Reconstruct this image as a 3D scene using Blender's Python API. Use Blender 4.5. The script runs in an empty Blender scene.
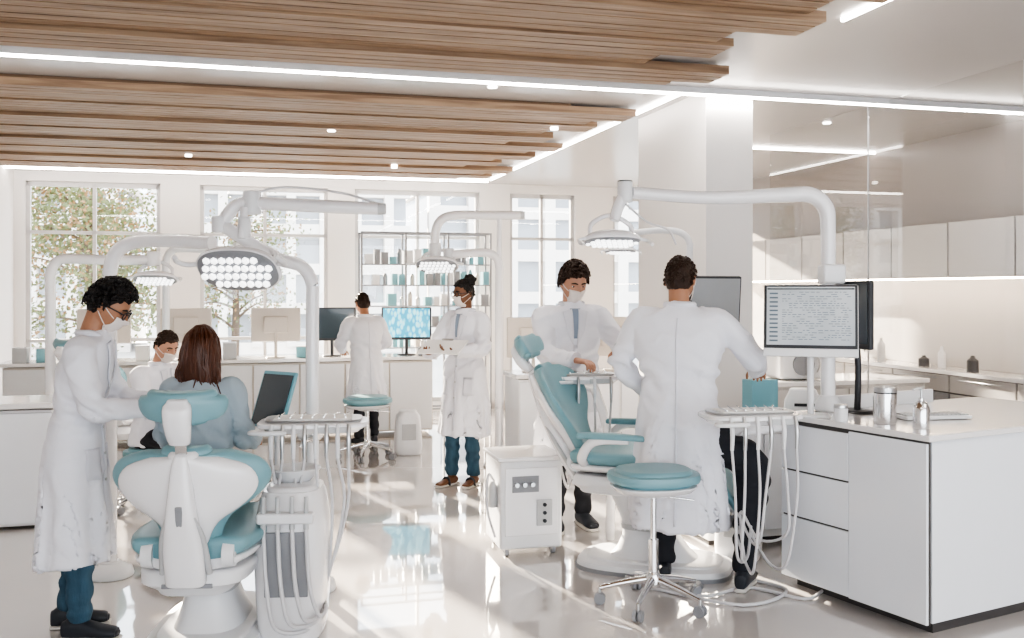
import bpy, bmesh, math, random
from mathutils import Vector as V, Matrix as M, Euler, noise
from mathutils.bvhtree import BVHTree
random.seed(7)
R=math.radians
TH=R(15.19)
SC=bpy.context.scene
TMP=bpy.data.scenes.new('bake_scene')

# ------------------------------------------------------------------ materials
def mat(name,col,rough=.5,metal=0.,var=.05,scale=6.,stretch=(1,1,1),bump=0.,bscale=80.,coat=0.,emit=None,es=0.,sheen=0.):
    m=bpy.data.materials.new(name); m.use_nodes=True
    nt=m.node_tree; N=nt.nodes; L=nt.links
    b=N['Principled BSDF']
    tc=N.new('ShaderNodeTexCoord'); mp=N.new('ShaderNodeMapping'); mp.inputs['Scale'].default_value=stretch
    L.new(tc.outputs['Object'],mp.inputs[0])
    nz=N.new('ShaderNodeTexNoise'); nz.inputs['Scale'].default_value=scale; nz.inputs['Detail'].default_value=4
    L.new(mp.outputs[0],nz.inputs['Vector'])
    mx=N.new('ShaderNodeMix'); mx.data_type='RGBA'
    mx.inputs[6].default_value=tuple(max(0,c*(1-var)) for c in col)+(1,)
    mx.inputs[7].default_value=tuple(min(1,c*(1+var)) for c in col)+(1,)
    L.new(nz.outputs['Fac'],mx.inputs[0]); L.new(mx.outputs[2],b.inputs['Base Color'])
    b.inputs['Roughness'].default_value=rough; b.inputs['Metallic'].default_value=metal
    b.inputs['Coat Weight'].default_value=coat
    if sheen: b.inputs['Sheen Weight'].default_value=sheen
    if bump:
        n2=N.new('ShaderNodeTexNoise'); n2.inputs['Scale'].default_value=bscale; n2.inputs['Detail'].default_value=5
        L.new(mp.outputs[0],n2.inputs['Vector'])
        bp=N.new('ShaderNodeBump'); bp.inputs['Strength'].default_value=bump; bp.inputs['Distance'].default_value=.01
        L.new(n2.outputs['Fac'],bp.inputs['Height']); L.new(bp.outputs[0],b.inputs['Normal'])
    if emit:
        b.inputs['Emission Color'].default_value=tuple(emit)+(1,); b.inputs['Emission Strength'].default_value=es
    return m

WHITE=mat('white_lacquer',(.82,.82,.84),.2,coat=.4,var=.02)
WHITE2=mat('white_plastic',(.74,.75,.77),.3,var=.03)
OFFW=mat('off_white_panel',(.64,.59,.54),.45,var=.03)
AQUA=mat('aqua_vinyl',(.20,.37,.42),.34,var=.05,scale=4,bump=.05,bscale=120)
CHROME=mat('brushed_chrome',(.75,.75,.76),.14,1.,var=.03)
STEEL=mat('satin_steel',(.55,.56,.57),.3,1.,var=.05)
DARK=mat('charcoal_plastic',(.03,.032,.038),.4)
GREY=mat('grey_plastic',(.28,.29,.31),.45)
LGREY=mat('light_grey_plastic',(.50,.51,.52),.4)
HOSE=mat('grey_hose',(.60,.60,.62),.4)
COAT=mat('lab_coat_cotton',(.78,.79,.85),.85,var=.05,scale=10,bump=.35,bscale=14,sheen=.1)
COAT2=mat('lab_coat_lapel',(.70,.71,.77),.85,var=.03,bump=.1,bscale=40)
JEAN=mat('denim',(.045,.10,.15),.85,var=.45,scale=26,stretch=(1,1,.3),bump=.3,bscale=120)
BLACKP=mat('dark_trousers',(.022,.024,.032),.8,var=.2)
SHOE=mat('dark_shoe',(.03,.035,.045),.5)
SHOES=mat('shoe_sole',(.6,.58,.55),.6)
SKIN1=mat('skin_tan',(.40,.205,.125),.5,var=.08,scale=20)
SKIN2=mat('skin_brown',(.18,.085,.048),.48,var=.1,scale=20)
SKIN3=mat('skin_light',(.50,.275,.19),.5,var=.08,scale=20)
HAIRB=mat('hair_black',(.010,.008,.008),.5,var=.4,scale=40,bump=1.,bscale=70)
HAIRR=mat('hair_brown',(.09,.031,.015),.36,var=.8,scale=50,stretch=(1,1,.12),bump=.6,bscale=80)
HAIRD=mat('hair_dark_brown',(.035,.016,.009),.5,var=.4,scale=40,bump=1.,bscale=70)
MASK=mat('mask_fabric',(.76,.70,.67),.8,var=.04,bump=.15,bscale=60)
EYEW=mat('eye_white',(.72,.70,.68),.2)
EYED=mat('eye_iris',(.02,.012,.01),.15)
LIP=mat('lips',(.30,.10,.08),.4)
SHIRT=mat('shirt_grey_blue',(.28,.34,.43),.8)
PSHIRT=mat('patient_gown',(.38,.46,.52),.8,bump=.2,bscale=20)
PAPER=mat('paper_white',(.85,.85,.84),.7)
TEAL=mat('teal_plastic',(.20,.43,.50),.4)
LED=mat('led_strip',(1,1,1),.5,emit=(1,.94,.88),es=14)
LEDW=mat('undercabinet_led',(1,1,1),.5,emit=(1,.80,.60),es=38)
DOWNL=mat('downlight_lens',(1,1,1),.5,emit=(1,.95,.9),es=8)
LENS=mat('lamp_lens',(.8,.8,.82),.1,emit=(1,1,1),es=1.6)
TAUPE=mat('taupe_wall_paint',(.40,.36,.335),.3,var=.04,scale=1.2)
WALL=mat('white_wall_paint',(.77,.745,.73),.6,var=.02,scale=2)
CEIL=mat('ceiling_paint',(.50,.475,.46),.24,var=.03,scale=1)
CAB=mat('grey_cabinet_gloss',(.58,.56,.545),.2,var=.03,coat=.3)
DRAW=mat('cabinet_white_gloss',(.80,.83,.88),.16,var=.02,coat=.4)
GAP=mat('shadow_gap',(.08,.075,.075),.6)
COUNTER=mat('solid_surface_worktop',(.80,.79,.79),.12,var=.03,scale=20,coat=.5)
FRAME=mat('window_frame_paint',(.55,.54,.54),.4)

def wood():
    m=mat('oak_slats',(.46,.31,.20),.5)
    nt=m.node_tree;N=nt.nodes;L=nt.links;b=N['Principled BSDF']
    tc=N.new('ShaderNodeTexCoord'); mp=N.new('ShaderNodeMapping'); mp.inputs['Scale'].default_value=(.5,9,9)
    L.new(tc.outputs['Object'],mp.inputs[0])
    n=N.new('ShaderNodeTexNoise'); n.inputs['Scale'].default_value=3; n.inputs['Detail'].default_value=8; n.inputs['Distortion'].default_value=.6
    L.new(mp.outputs[0],n.inputs[0])
    cr=N.new('ShaderNodeValToRGB'); e=cr.color_ramp.elements
    e[0].position=.3;e[0].color=(.19,.115,.07,1);e[1].position=.72;e[1].color=(.41,.285,.185,1)
    L.new(n.outputs['Fac'],cr.inputs[0]); L.new(cr.outputs[0],b.inputs['Base Color'])
    return m
WOOD=wood()
WOODBACK=mat('slat_backing_board',(.15,.095,.06),.7,var=.15)
def floorm():
    m=mat('polished_floor',(.60,.57,.55),.08,var=.10,scale=.7,coat=1.)
    b=m.node_tree.nodes['Principled BSDF']; b.inputs['Coat Roughness'].default_value=.02; b.inputs['Coat IOR'].default_value=1.7
    N=m.node_tree.nodes;L=m.node_tree.links
    n=N.new('ShaderNodeTexNoise'); n.inputs['Scale'].default_value=1.6
    tc=N.new('ShaderNodeTexCoord'); L.new(tc.outputs['Object'],n.inputs[0])
    mr=N.new('ShaderNodeMapRange'); mr.inputs[3].default_value=.04; mr.inputs[4].default_value=.12
    L.new(n.outputs['Fac'],mr.inputs[0]); L.new(mr.outputs[0],b.inputs['Roughness'])
    return m
FLOOR=floorm()
def glassm(name,tint=(.97,.985,1),base=.04,gain=.6):
    m=bpy.data.materials.new(name); m.use_nodes=True; nt=m.node_tree;N=nt.nodes;L=nt.links;N.clear()
    o=N.new('ShaderNodeOutputMaterial');t=N.new('ShaderNodeBsdfTransparent');t.inputs[0].default_value=tint+(1,)
    g=N.new('ShaderNodeBsdfGlossy');g.inputs['Roughness'].default_value=.01
    lw=N.new('ShaderNodeLayerWeight'); lw.inputs[0].default_value=.5
    pw=N.new('ShaderNodeMath');pw.operation='POWER';pw.inputs[1].default_value=5
    mr=N.new('ShaderNodeMath');mr.operation='MULTIPLY_ADD';mr.inputs[1].default_value=gain;mr.inputs[2].default_value=base
    mx=N.new('ShaderNodeMixShader')
    L.new(lw.outputs['Facing'],pw.inputs[0]);L.new(pw.outputs[0],mr.inputs[0]);L.new(mr.outputs[0],mx.inputs[0])
    L.new(t.outputs[0],mx.inputs[1]);L.new(g.outputs[0],mx.inputs[2]);L.new(mx.outputs[0],o.inputs[0])
    return m
GLASS=glassm('window_glass')
GLASS2=glassm('partition_glass',(.94,.94,.94),.06,.5)
def screenm(name,kind):
    m=bpy.data.materials.new(name); m.use_nodes=True; nt=m.node_tree;N=nt.nodes;L=nt.links
    b=N['Principled BSDF']; b.inputs['Roughness'].default_value=.15
    tc=N.new('ShaderNodeTexCoord')
    if kind=='xray':
        n=N.new('ShaderNodeTexVoronoi'); n.inputs['Scale'].default_value=26; mp=N.new('ShaderNodeMapping'); mp.inputs['Scale'].default_value=(1,1,.5)
        L.new(tc.outputs['Object'],mp.inputs[0]);L.new(mp.outputs[0],n.inputs['Vector'])
        cr=N.new('ShaderNodeValToRGB');e=cr.color_ramp.elements
        e[0].color=(.35,.75,.85,1);e[1].color=(.02,.28,.42,1);e[0].position=.1;e[1].position=.6
        L.new(n.outputs[0],cr.inputs[0]); L.new(cr.outputs[0],b.inputs['Base Color']);L.new(cr.outputs[0],b.inputs['Emission Color'])
        b.inputs['Emission Strength'].default_value=1.1
    else:
        n=N.new('ShaderNodeTexNoise'); n.inputs['Scale'].default_value=4
        cr=N.new('ShaderNodeValToRGB');e=cr.color_ramp.elements
        e[0].color=(.22,.26,.29,1);e[1].color=(.50,.52,.54,1)
        L.new(tc.outputs['Object'],n.inputs['Vector']);L.new(n.outputs['Fac'],cr.inputs[0]); L.new(cr.outputs[0],b.inputs['Base Color']);L.new(cr.outputs[0],b.inputs['Emission Color'])
        b.inputs['Emission Strength'].default_value=.35
    return m
XRAY=screenm('xray_display','xray'); TEXT=screenm('record_display','text')
SCRTXT=mat('display_text',(.12,.16,.20),.4)
SCROFF=mat('display_off',(.05,.07,.085),.12,coat=.5)
SCRGREY=mat('display_grey',(.36,.38,.40),.15,coat=.5)

# ------------------------------------------------------------------ geometry
def cr(pts,k=6):
    P=[V(p) for p in pts]
    if len(P)<3 or k<2: return P
    out=[]
    for i in range(len(P)-1):
        a=P[i-1] if i>0 else P[i]*2-P[i+1]; b=P[i]; c=P[i+1]; d=P[i+2] if i+2<len(P) else P[i+1]*2-P[i]
        for j in range(k):
            t=j/k
            out.append(.5*((2*b)+(c-a)*t+(2*a-5*b+4*c-d)*t*t+(3*b-a-3*c+d)*t**3))
    out.append(P[-1]); return out
def crf(vals,k):
    out=[]
    for i in range(len(vals)-1):
        for j in range(k): 
            t=j/k; out.append(vals[i]*(1-t)+vals[i+1]*t)
    out.append(vals[-1]); return out
def g_tube(pts,r,n=12,k=6):
    if not isinstance(r,(list,tuple)): r=[r]*len(pts)
    if len(pts)<3: k=1
    Q=cr(pts,k); rr=crf(list(r),k) if k>1 else list(r)
    vs=[];fs=[]
    t0=(Q[1]-Q[0]).normalized()
    up=V((0,0,1)) if abs(t0.z)<.9 else V((1,0,0))
    nx=t0.cross(up).normalized()
    for i,q in enumerate(Q):
        t=(Q[min(i+1,len(Q)-1)]-Q[max(i-1,0)]).normalized()
        nx=(nx-t*nx.dot(t)).normalized(); ny=t.cross(nx)
        for j in range(n):
            a=2*math.pi*j/n
            vs.append(q+nx*math.cos(a)*rr[i]+ny*math.sin(a)*rr[i])
    for i in range(len(Q)-1):
        for j in range(n):
            a=i*n+j;b=i*n+(j+1)%n
            fs.append((a,b,b+n,a+n))
    fs.append(tuple(reversed(range(n)))); fs.append(tuple(range((len(Q)-1)*n,len(Q)*n)))
    return vs,fs
def g_loft(rings,n=32,e=1.,rnd=0.,mtx=None,k=1):
    RR=[list(r)+[0]*(6-len(r)) for r in rings]
    if k>1:
        cols=list(zip(*RR)); 
        def c1(vals):
            P=cr([(v,0,0) for v in vals],k); return [p.x for p in P]
        RR=[list(x) for x in zip(*[c1(c) for c in cols])]
    if rnd>0:
        def endr(r,s):
            res=[]
            for f,o in ((1,0),(.62,.08),(.3,.3),(.08,.62)):
                q=list(r); q[3]=max(.002,r[3]-rnd*f);q[4]=max(.002,r[4]-rnd*f);q[2]=r[2]+s*(rnd*o); res.append(q)
            q=list(r); q[2]=r[2]+s*rnd; res.append(q)
            return res
        a=endr(RR[0],1); b=endr(RR[-1],-1)
        mid=[r for r in RR[1:-1] if a[-1][2]<r[2]<b[-1][2]]
        RR=a+mid+b[::-1]
    vs=[];fs=[]
    for (cx,cy,cz,rx,ry,bd) in RR:
        for j in range(n):
            a=2*math.pi*j/n; c=math.cos(a); s=math.sin(a)
            x=math.copysign(abs(c)**e,c); y=math.copysign(abs(s)**e,s)
            vs.append(V((cx+rx*x, cy+ry*y+bd*x*x, cz)))
    m=len(RR)
    for i in range(m-1):
        for j in range(n):
            a=i*n+j;b=i*n+(j+1)%n; fs.append((a,b,b+n,a+n))
    fs.append(tuple(reversed(range(n)))); fs.append(tuple(range((m-1)*n,m*n)))
    if mtx: vs=[mtx@v for v in vs]
    return vs,fs
def g_ell(c,r,n=20,m=12,mtx=None):
    vs=[];fs=[]
    c=V(c)
    for i in range(1,m):
        ph=math.pi*i/m
        for j in range(n):
            a=2*math.pi*j/n
            p=V((r[0]*math.sin(ph)*math.cos(a),r[1]*math.sin(ph)*math.sin(a),-r[2]*math.cos(ph)))
            if mtx: p=mtx@p
            vs.append(c+p)
    b=V((0,0,-r[2]));t=V((0,0,r[2]))
    if mtx: b=mtx@b;t=mtx@t
    vs.append(c+b);vs.append(c+t);B=len(vs)-2;T=B+1
    for i in range(m-2):
        for j in range(n):
            a=i*n+j;bb=i*n+(j+1)%n; fs.append((a,bb,bb+n,a+n))
    for j in range(n):
        fs.append((B,(j+1)%n,j)); fs.append((T,(m-2)*n+j,(m-2)*n+(j+1)%n))
    return vs,fs
def g_box(c,s,rot=None):
    c=V(c); m=M.Identity(3)
    if rot: m=Euler(rot).to_matrix()
    vs=[c+m@V((x*s[0]/2,y*s[1]/2,z*s[2]/2)) for x in(-1,1) for y in(-1,1) for z in(-1,1)]
    return vs,[(0,1,3,2),(4,6,7,5),(0,4,5,1),(2,3,7,6),(0,2,6,4),(1,5,7,3)]
def g_cyl(p0,p1,r0,r1=None,n=24):
    return g_tube([p0,p1],[r0,r0 if r1 is None else r1],n,1)
def xf(g,m): return [m@v for v in g[0]],g[1]
def empty(name,loc=(0,0,0),rz=0.,s=1.):
    o=bpy.data.objects.new(name,None); SC.collection.objects.link(o); o.location=loc; o.rotation_euler=(0,0,rz); o.scale=(s,s,s); o.empty_display_size=.2
    return o
def add(name,par,mt,geos,bev=0.,smooth=True,rz=0.,loc=(0,0,0),coll=None):
    if isinstance(geos,tuple): geos=[geos]
    vs=[];fs=[]
    for g in geos:
        o=len(vs); vs+= [tuple(v) for v in g[0]]; fs+=[tuple(i+o for i in f) for f in g[1]]
    me=bpy.data.meshes.new(name); me.from_pydata(vs,[],fs); me.update()
    bm=bmesh.new(); bm.from_mesh(me); bmesh.ops.recalc_face_normals(bm,faces=bm.faces)
    if smooth and bev<=0:
        for e in bm.edges:
            if len(e.link_faces)==2 and e.calc_face_angle(0)>R(50): e.smooth=False
    bm.to_mesh(me); bm.free()
    ob=bpy.data.objects.new(name,me); (coll or SC.collection).objects.link(ob)
    if mt: me.materials.append(mt)
    if par: ob.parent=par
    ob.rotation_euler=(0,0,rz); ob.location=loc
    if smooth: me.polygons.foreach_set('use_smooth',[True]*len(me.polygons))
    if bev>0:
        md=ob.modifiers.new('bevel','BEVEL'); md.width=bev; md.segments=3; md.limit_method='ANGLE'; md.angle_limit=R(40)
        if smooth: ob.modifiers.new('wn','WEIGHTED_NORMAL')
    return ob
def blob(name,par,mt,geos,voxel,sm=4):
    o=add(name,None,None,geos,smooth=False,coll=TMP.collection)
    r=o.modifiers.new('r','REMESH'); r.mode='VOXEL'; r.voxel_size=voxel
    s=o.modifiers.new('s','SMOOTH'); s.factor=.5; s.iterations=sm
    vl=TMP.view_layers[0]; vl.update(); dg=vl.depsgraph
    me=bpy.data.meshes.new_from_object(o.evaluated_get(dg))
    o.modifiers.clear(); o.data=me
    me.materials.clear(); me.materials.append(mt)
    me.polygons.foreach_set('use_smooth',[True]*len(me.polygons))
    TMP.collection.objects.unlink(o); SC.collection.objects.link(o)
    o.parent=par
    return o
def bvh(o): return BVHTree.FromPolygons([v.co.copy() for v in o.data.vertices],[tuple(p.vertices) for p in o.data.polygons])
def patch(name,par,mt,tree,corn,d,nx=8,ny=8,off=.006,th=.004):
    a,b,c,e=[V(x) for x in corn]; d=V(d).normalized()
    vs=[];last=None
    for j in range(ny+1):
        for i in range(nx+1):
            s=i/nx;t=j/ny
            p=(a*(1-s)+b*s)*(1-t)+(e*(1-s)+c*s)*t
            h=tree.ray_cast(p+d*.5,-d,1.0)[0]
            if h is None: h=last if last is not None else p
            last=h; vs.append(h+d*off)
    fs=[(j*(nx+1)+i,j*(nx+1)+i+1,(j+1)*(nx+1)+i+1,(j+1)*(nx+1)+i) for j in range(ny) for i in range(nx)]
    o=add(name,par,mt,(vs,fs))
    md=o.modifiers.new('t','SOLIDIFY'); md.thickness=th; md.offset=0
    return o
def ruv(u,v,z=0): return (u*math.cos(TH)-v*math.sin(TH),u*math.sin(TH)+v*math.cos(TH),z)

# ------------------------------------------------------------------ room
def room(name,mt,boxes,bev=0.):
    return add(name,None,mt,[g_box(((a+b)/2,(c+d)/2,(e+f)/2),(b-a,d-c,f-e)) for a,b,c,d,e,f in boxes],bev=bev,smooth=False,rz=TH)
UL,UR,VB,VF,CZ=-2.77,6.46,13.07,-2.2,3.12
room('floor',FLOOR,[(UL-.2,UR+.2,VF-.2,VB+.2,-.1,0)])
room('ceiling',CEIL,[(UL-.2,UR+.2,VF-.2,VB+.25,CZ,CZ+.15)])
room('wall_left',WALL,[(UL-.2,UL,VF,VB,0,CZ)])
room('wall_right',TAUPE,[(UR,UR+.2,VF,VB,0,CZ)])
wins=[(-2.65,-1.08),(-.60,1.02),(1.375,3.09),(3.52,4.48),(5.05,6.2)]
wb=[];prev=UL
for a,b in wins: wb.append((prev,a,VB,VB+.22,0,3.0)); prev=b
wb.append((prev,UR,VB,VB+.22,0,3.0)); wb.append((UL,UR,VB,VB+.22,3.0,CZ)); wb.append((UL,UR,VB,VB+.22,0,.12))
room('wall_back',WALL,wb)
fw=[(-2.4,-.3),(0,2.1),(2.4,4.3),(4.6,6.2)]
wb=[];prev=UL
for a,b in fw: wb.append((prev,a,VF-.2,VF,0,2.95)); prev=b
wb.append((prev,UR,VF-.2,VF,0,2.95)); wb.append((UL,UR,VF-.2,VF,2.95,CZ))
room('wall_front',WALL,wb)
for i,(a,b) in enumerate(wins):
    w=empty('window_%d'%(i+1),(0,0,0),TH)
    t=.05; v0,v1=VB+.06,VB+.13
    g=[]
    def bb(u0,u1,z0,z1): g.append(g_box(((u0+u1)/2,(v0+v1)/2,(z0+z1)/2),(u1-u0,v1-v0,z1-z0)))
    bb(a,a+t,.12,3.);bb(b-t,b,.12,3.);bb(a,b,.12,.18);bb(a,b,2.94,3.);bb(a,b,1.0,1.04);bb(a,b,2.35,2.39)
    m=(a+b)/2
    bb(m-.02,m+.02,.12,3.)
    add('frame',w,FRAME,g,smooth=False)
    add('pane',w,GLASS,g_box((m,VB+.095,1.56),(b-a-.02,.006,2.86)),smooth=False)
room('baseboard_right',WHITE2,[(UR-.015,UR,VF,VB,0,.09)])
room('baseboard_left',WHITE2,[(UL,UL+.015,VF,VB,0,.09)])
room('wall_pier',WALL,[(3.24,3.62,6.5,7.78,0,CZ)])
def slats(name,v0,v1,seed):
    g=[]; v=v0;i=0; last=None
    while v<v1:
        j=i//3
        e=3.0-[0,.22,.10,.42,.30,.6][j%6]
        z0=3.045+[0,.022,.010,.028][j%4]
        g.append(g_box(((UL+e)/2,v+.048,(z0+3.10)/2),(e-UL,.090,3.10-z0)))
        v+=.104;i+=1
    o=empty(name,(0,0,0),TH)
    add('slats',o,WOOD,g,smooth=False)
    add('backing',o,WOODBACK,g_box(((UL+2.45)/2,(v0+v1)/2,3.108),(2.45-UL,v1-v0,.018)),smooth=False)
slats('wood_slat_ceiling_raft',-1.8,6.2,1)
slats('wood_slat_ceiling_raft',7.25,12.2,2)
def strip(n,*b): return room(n,LED,b)
strip('ceiling_light_strip',(UL,UR,6.452,6.466,3.06,3.078))
room('trim_1',WHITE2,[(UL,UR,6.44,6.478,3.078,3.12)])
strip('ceiling_light_strip',(3.09,3.11,6.49,12.5,3.10,3.12))
strip('ceiling_light_strip',(3.09,3.11,-1.5,4.6,3.10,3.12))
strip('ceiling_light_strip',(UL,3.08,12.545,12.57,3.08,3.12))
strip('ceiling_light_strip',(4.4,UR,8.985,9.0,3.10,3.12))
dl=[]
for u,v in ((-2.0,8.7),(.7,8.6),(2.55,8.0),(4.3,4.4),(1.7,6.8),(-.6,10.6),(1.6,11.0),(4.9,7.5)):
    dl.append(g_cyl((u,v,3.035 if u<3.1 and (v<6.1 or v>7.15) else 3.11),(u,v,3.12),.034))
add('recessed_downlights',None,DOWNL,dl,rz=TH)
GP=empty('glass_partition',(0,0,0),TH)
for a,b in ((3.5,5.085),(5.095,6.695),(6.705,8.2)):
    add('panel',GP,GLASS2,g_box((4.75,(a+b)/2,1.56),(.010,b-a,3.1)),smooth=False)
for v in (5.09,6.70): add('seam',GP,LGREY,g_box((4.75,v,1.56),(.012,.007,3.1)),smooth=False)
add('floor_channel',GP,STEEL,g_box((4.75,5.85,.01),(.03,4.7,.02)),smooth=False)

uc=empty('wall_cabinet_run',ruv(6.115,8.9),TH)
add('carcass',uc,GAP,g_box((.175,0,2.01),(.32,6.2,.48)),smooth=False)
v=-3.05
while v<3.0:
    add('door',uc,CAB,g_box((0,v+.395,2.01),(.02,.78,.50)),bev=.003); v+=.8
add('undershelf_light',uc,LEDW,g_box((.085,0,1.755),(.03,6.1,.015)),smooth=False)
bc=empty('base_cabinet_run',ruv(6.115,8.9),TH)
add('carcass',bc,GAP,g_box((.175,0,.44),(.30,6.2,.80)),smooth=False)
add('worktop',bc,COUNTER,g_box((.135,0,.905),(.38,6.3,.035)),bev=.004)
v=-3.05
while v<3.0:
    add('drawer_top',bc,CAB,g_box((.015,v+.395,.80),(.02,.78,.15)),bev=.003)
    add('drawer_low',bc,GREY if abs(v+1.45)<.1 else CAB,g_box((.015,v+.395,.40),(.02,.78,.62)),bev=.003)
    add('handle',bc,STEEL,g_tube([(.0,v+.15,.845),(-.025,v+.15,.845),(-.025,v+.64,.845),(0,v+.64,.845)],.006,8,1)); v+=.8
add('backsplash',bc,CAB,g_box((.328,0,1.34),(.012,6.2,.83)),smooth=False)
for (v,h,r,mt) in ((7.3,.14,.05,DARK),(7.7,.20,.035,WHITE2),(7.95,.1,.05,DARK),(8.6,.24,.04,LGREY),(9.2,.2,.04,WHITE2),(9.5,.26,.05,TEAL)):
    x,y,_=ruv(6.25,v)
    b=empty('counter_bottle',(x,y,.923))
    add('body',b,mt,g_loft([(0,0,0,r,r),(0,0,h*.7,r,r),(0,0,h*.85,r*.4,r*.4),(0,0,h,r*.35,r*.35)],20))

# ------------------------------------------------------------------ exterior
room('street_ground',mat('pavement',(.5,.49,.47),.8),[(-45,45,VB+.5,60,-.3,-.2)])
FAC=mat('facade_render',(.86,.81,.76),.8,var=.05); FW=mat('facade_windows',(.40,.42,.45),.2)
def building(u0,u1,v0,h,du,dz):
    b=empty('office_building',(0,0,0),TH)
    add('block',b,FW,g_box(((u0+u1)/2,v0+3,h/2),(u1-u0,5.6,h)),smooth=False)
    g=[];z=-.2
    while z<h: g.append(g_box(((u0+u1)/2,v0+.1,z+dz*.14),(u1-u0+.2,.35,dz*.28))); z+=dz
    u=u0
    while u<=u1+.01: g.append(g_box((u,v0+.05,h/2),(du*.28,.4,h))); u+=du
    g.append(g_box(((u0+u1)/2,v0+3,h+.1),(u1-u0+.3,6.3,.25)))
    add('facade_grid',b,FAC,g,smooth=False)
building(-16,-3.5,31,4.6,1.1,1.25)
building(-2.6,4.6,29,5.0,.95,1.15)
building(5.8,18,31,5.0,1.3,1.4)
LEAF=mat('leaf_foliage',(.15,.17,.07),.6,var=.5,scale=3); LEAF2=mat('leaf_autumn',(.30,.18,.08),.6,var=.4,scale=3); BARK=mat('bark',(.15,.11,.08),.9)
def tree(loc,h,rad,n,seed):
    rnd=random.Random(seed); t=empty('street_tree',loc)
    g=[g_tube([(0,0,-.2),(.05,0,h*.3),(0,.05,h*.6),(.1,0,h*.95)],[.11,.08,.055,.02],8)]
    tips=[]
    for i in range(16):
        a=rnd.random()*6.28; z0=h*(.2+.04*i); e=V((math.cos(a)*rad*(.6+.4*rnd.random()),math.sin(a)*rad*.8,z0+rad*.5*rnd.random()))
        g.append(g_tube([(0,0,z0),e*.5+V((0,0,z0*.5+.1)),e],[.035,.02,.008],6,4)); tips.append(e); tips.append(e*.6+V((0,0,z0*.4)))
    add('trunk',t,BARK,g)
    for mt,cnt in ((LEAF,n),(LEAF2,n//3)):
        vs=[];fs=[]
        for i in range(cnt):
            c=rnd.choice(tips)+V((rnd.gauss(0,.32),rnd.gauss(0,.32),rnd.gauss(0,.3)))
            a=V((rnd.gauss(0,1),rnd.gauss(0,1),rnd.gauss(0,1))).normalized(); b=a.orthogonal().normalized(); s=.05
            k=len(vs); vs+=[c-a*s,c+b*s*.6,c+a*s,c-b*s*.6]; fs.append((k,k+1,k+2,k+3))
        add('foliage',t,mt,(vs,fs),smooth=False)
tree((-8.3,19,0),4.2,1.5,6200,3)
tree((-6.3,22,0),3.9,1.1,1400,5)

# ------------------------------------------------------------------ people
def ico5():
    bm=bmesh.new(); bmesh.ops.create_icosphere(bm,subdivisions=5,radius=1)
    vs=[tuple(v.co) for v in bm.verts]; fs=[tuple(q.index for q in f.verts) for f in bm.faces]; bm.free(); return vs,fs
ICO=ico5()
def head_geo():
    vs=[];
    for x,y,z in ICO[0]:
        px,py,pz=x*.075,y*.096,z*.118
        if z<0:
            t=-z; px*=1-.30*t**1.5
            if y<0: py*=1-.38*t
            else: py+=.016*t*y
        if y>0:
            py-=.006*y**4
            f=min(1,y*2)
            zz=pz
            if -.045<zz<.03:
                ramp=max(0,min(1,(.03-zz)/.06)); 
                if zz<-.032: ramp*=max(0,(zz+.045)/.013)
                py+=.026*ramp*math.exp(-(px/(.008+.006*ramp))**2)*f
            py-=.011*f*math.exp(-((abs(px)-.031)/.014)**2-((zz-.004)/.011)**2)
            py+=.005*f*math.exp(-((abs(px)-.028)/.022)**2-((zz-.024)/.008)**2)
            py+=.006*f*math.exp(-(px/.022)**2-((zz+.060)/.006)**2)+.006*f*math.exp(-(px/.02)**2-((zz+.073)/.006)**2)
            py+=.008*f*math.exp(-(px/.02)**2-((zz+.105)/.014)**2)
        vs.append(V((px,py,pz)))
    return vs,ICO[1]
HG=head_geo()
def hairline(y):
    pts=[(-1,-.66),(-.5,-.56),(-.2,-.36),(.0,-.10),(.16,.0),(.30,.26),(.6,.46),(1,.58)]
    for (a,b),(c,d) in zip(pts,pts[1:]):
        if y<=c: return b+(d-b)*(y-a)/(c-a)
    return .6
def hair_geo(thick,curl,freq=14,front=0.):
    vs=[]
    for x,y,z in ICO[0]:
        s=z-hairline(y)+.09*noise.noise(V((x*7,y*7,z*7)))
        m=max(0,min(1,(s+.08)/.20)); m=m*m*(3-2*m)
        r=.86+m*(.165+thick*(.35+.65*max(0,z)+front*max(0,y)*max(0,z)))
        if curl: r+=m*curl*(noise.noise(V((x,y,z))*freq*.35)+.6*abs(noise.noise(V((x,y,z))*freq)))
        px,py,pz=x*.076*r,y*.097*r,z*.119*r
        if z<0 and y<0: py*=1+.25*z
        if z<0: px*=1-.2*(-z)
        vs.append(V((px,py,pz)))
    return vs,ICO[1]
def tufts(n,ln,r,thick,seed,zmin=-.2):
    rnd=random.Random(seed); g=[]
    while len(g)<n:
        d=V((rnd.gauss(0,1),rnd.gauss(0,1),rnd.gauss(0,1))).normalized()
        if d.z<hairline(d.y)+.12 or d.z<zmin: continue
        k=1.0+thick*(.35+.65*max(0,d.z))
        p=V((d.x*.076*k,d.y*.097*k,d.z*.119*k)); t=d.orthogonal().normalized(); t=(M.Rotation(rnd.random()*6.28,3,d)@t)
        g.append(g_tube([p-d*.004,p+d*ln*.55+t*ln*.3,p+d*ln*.55+t*ln*.9,p+d*ln*.1+t*ln*1.1],[r,r*.95,r*.7,r*.25],5,3))
    return g
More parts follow.
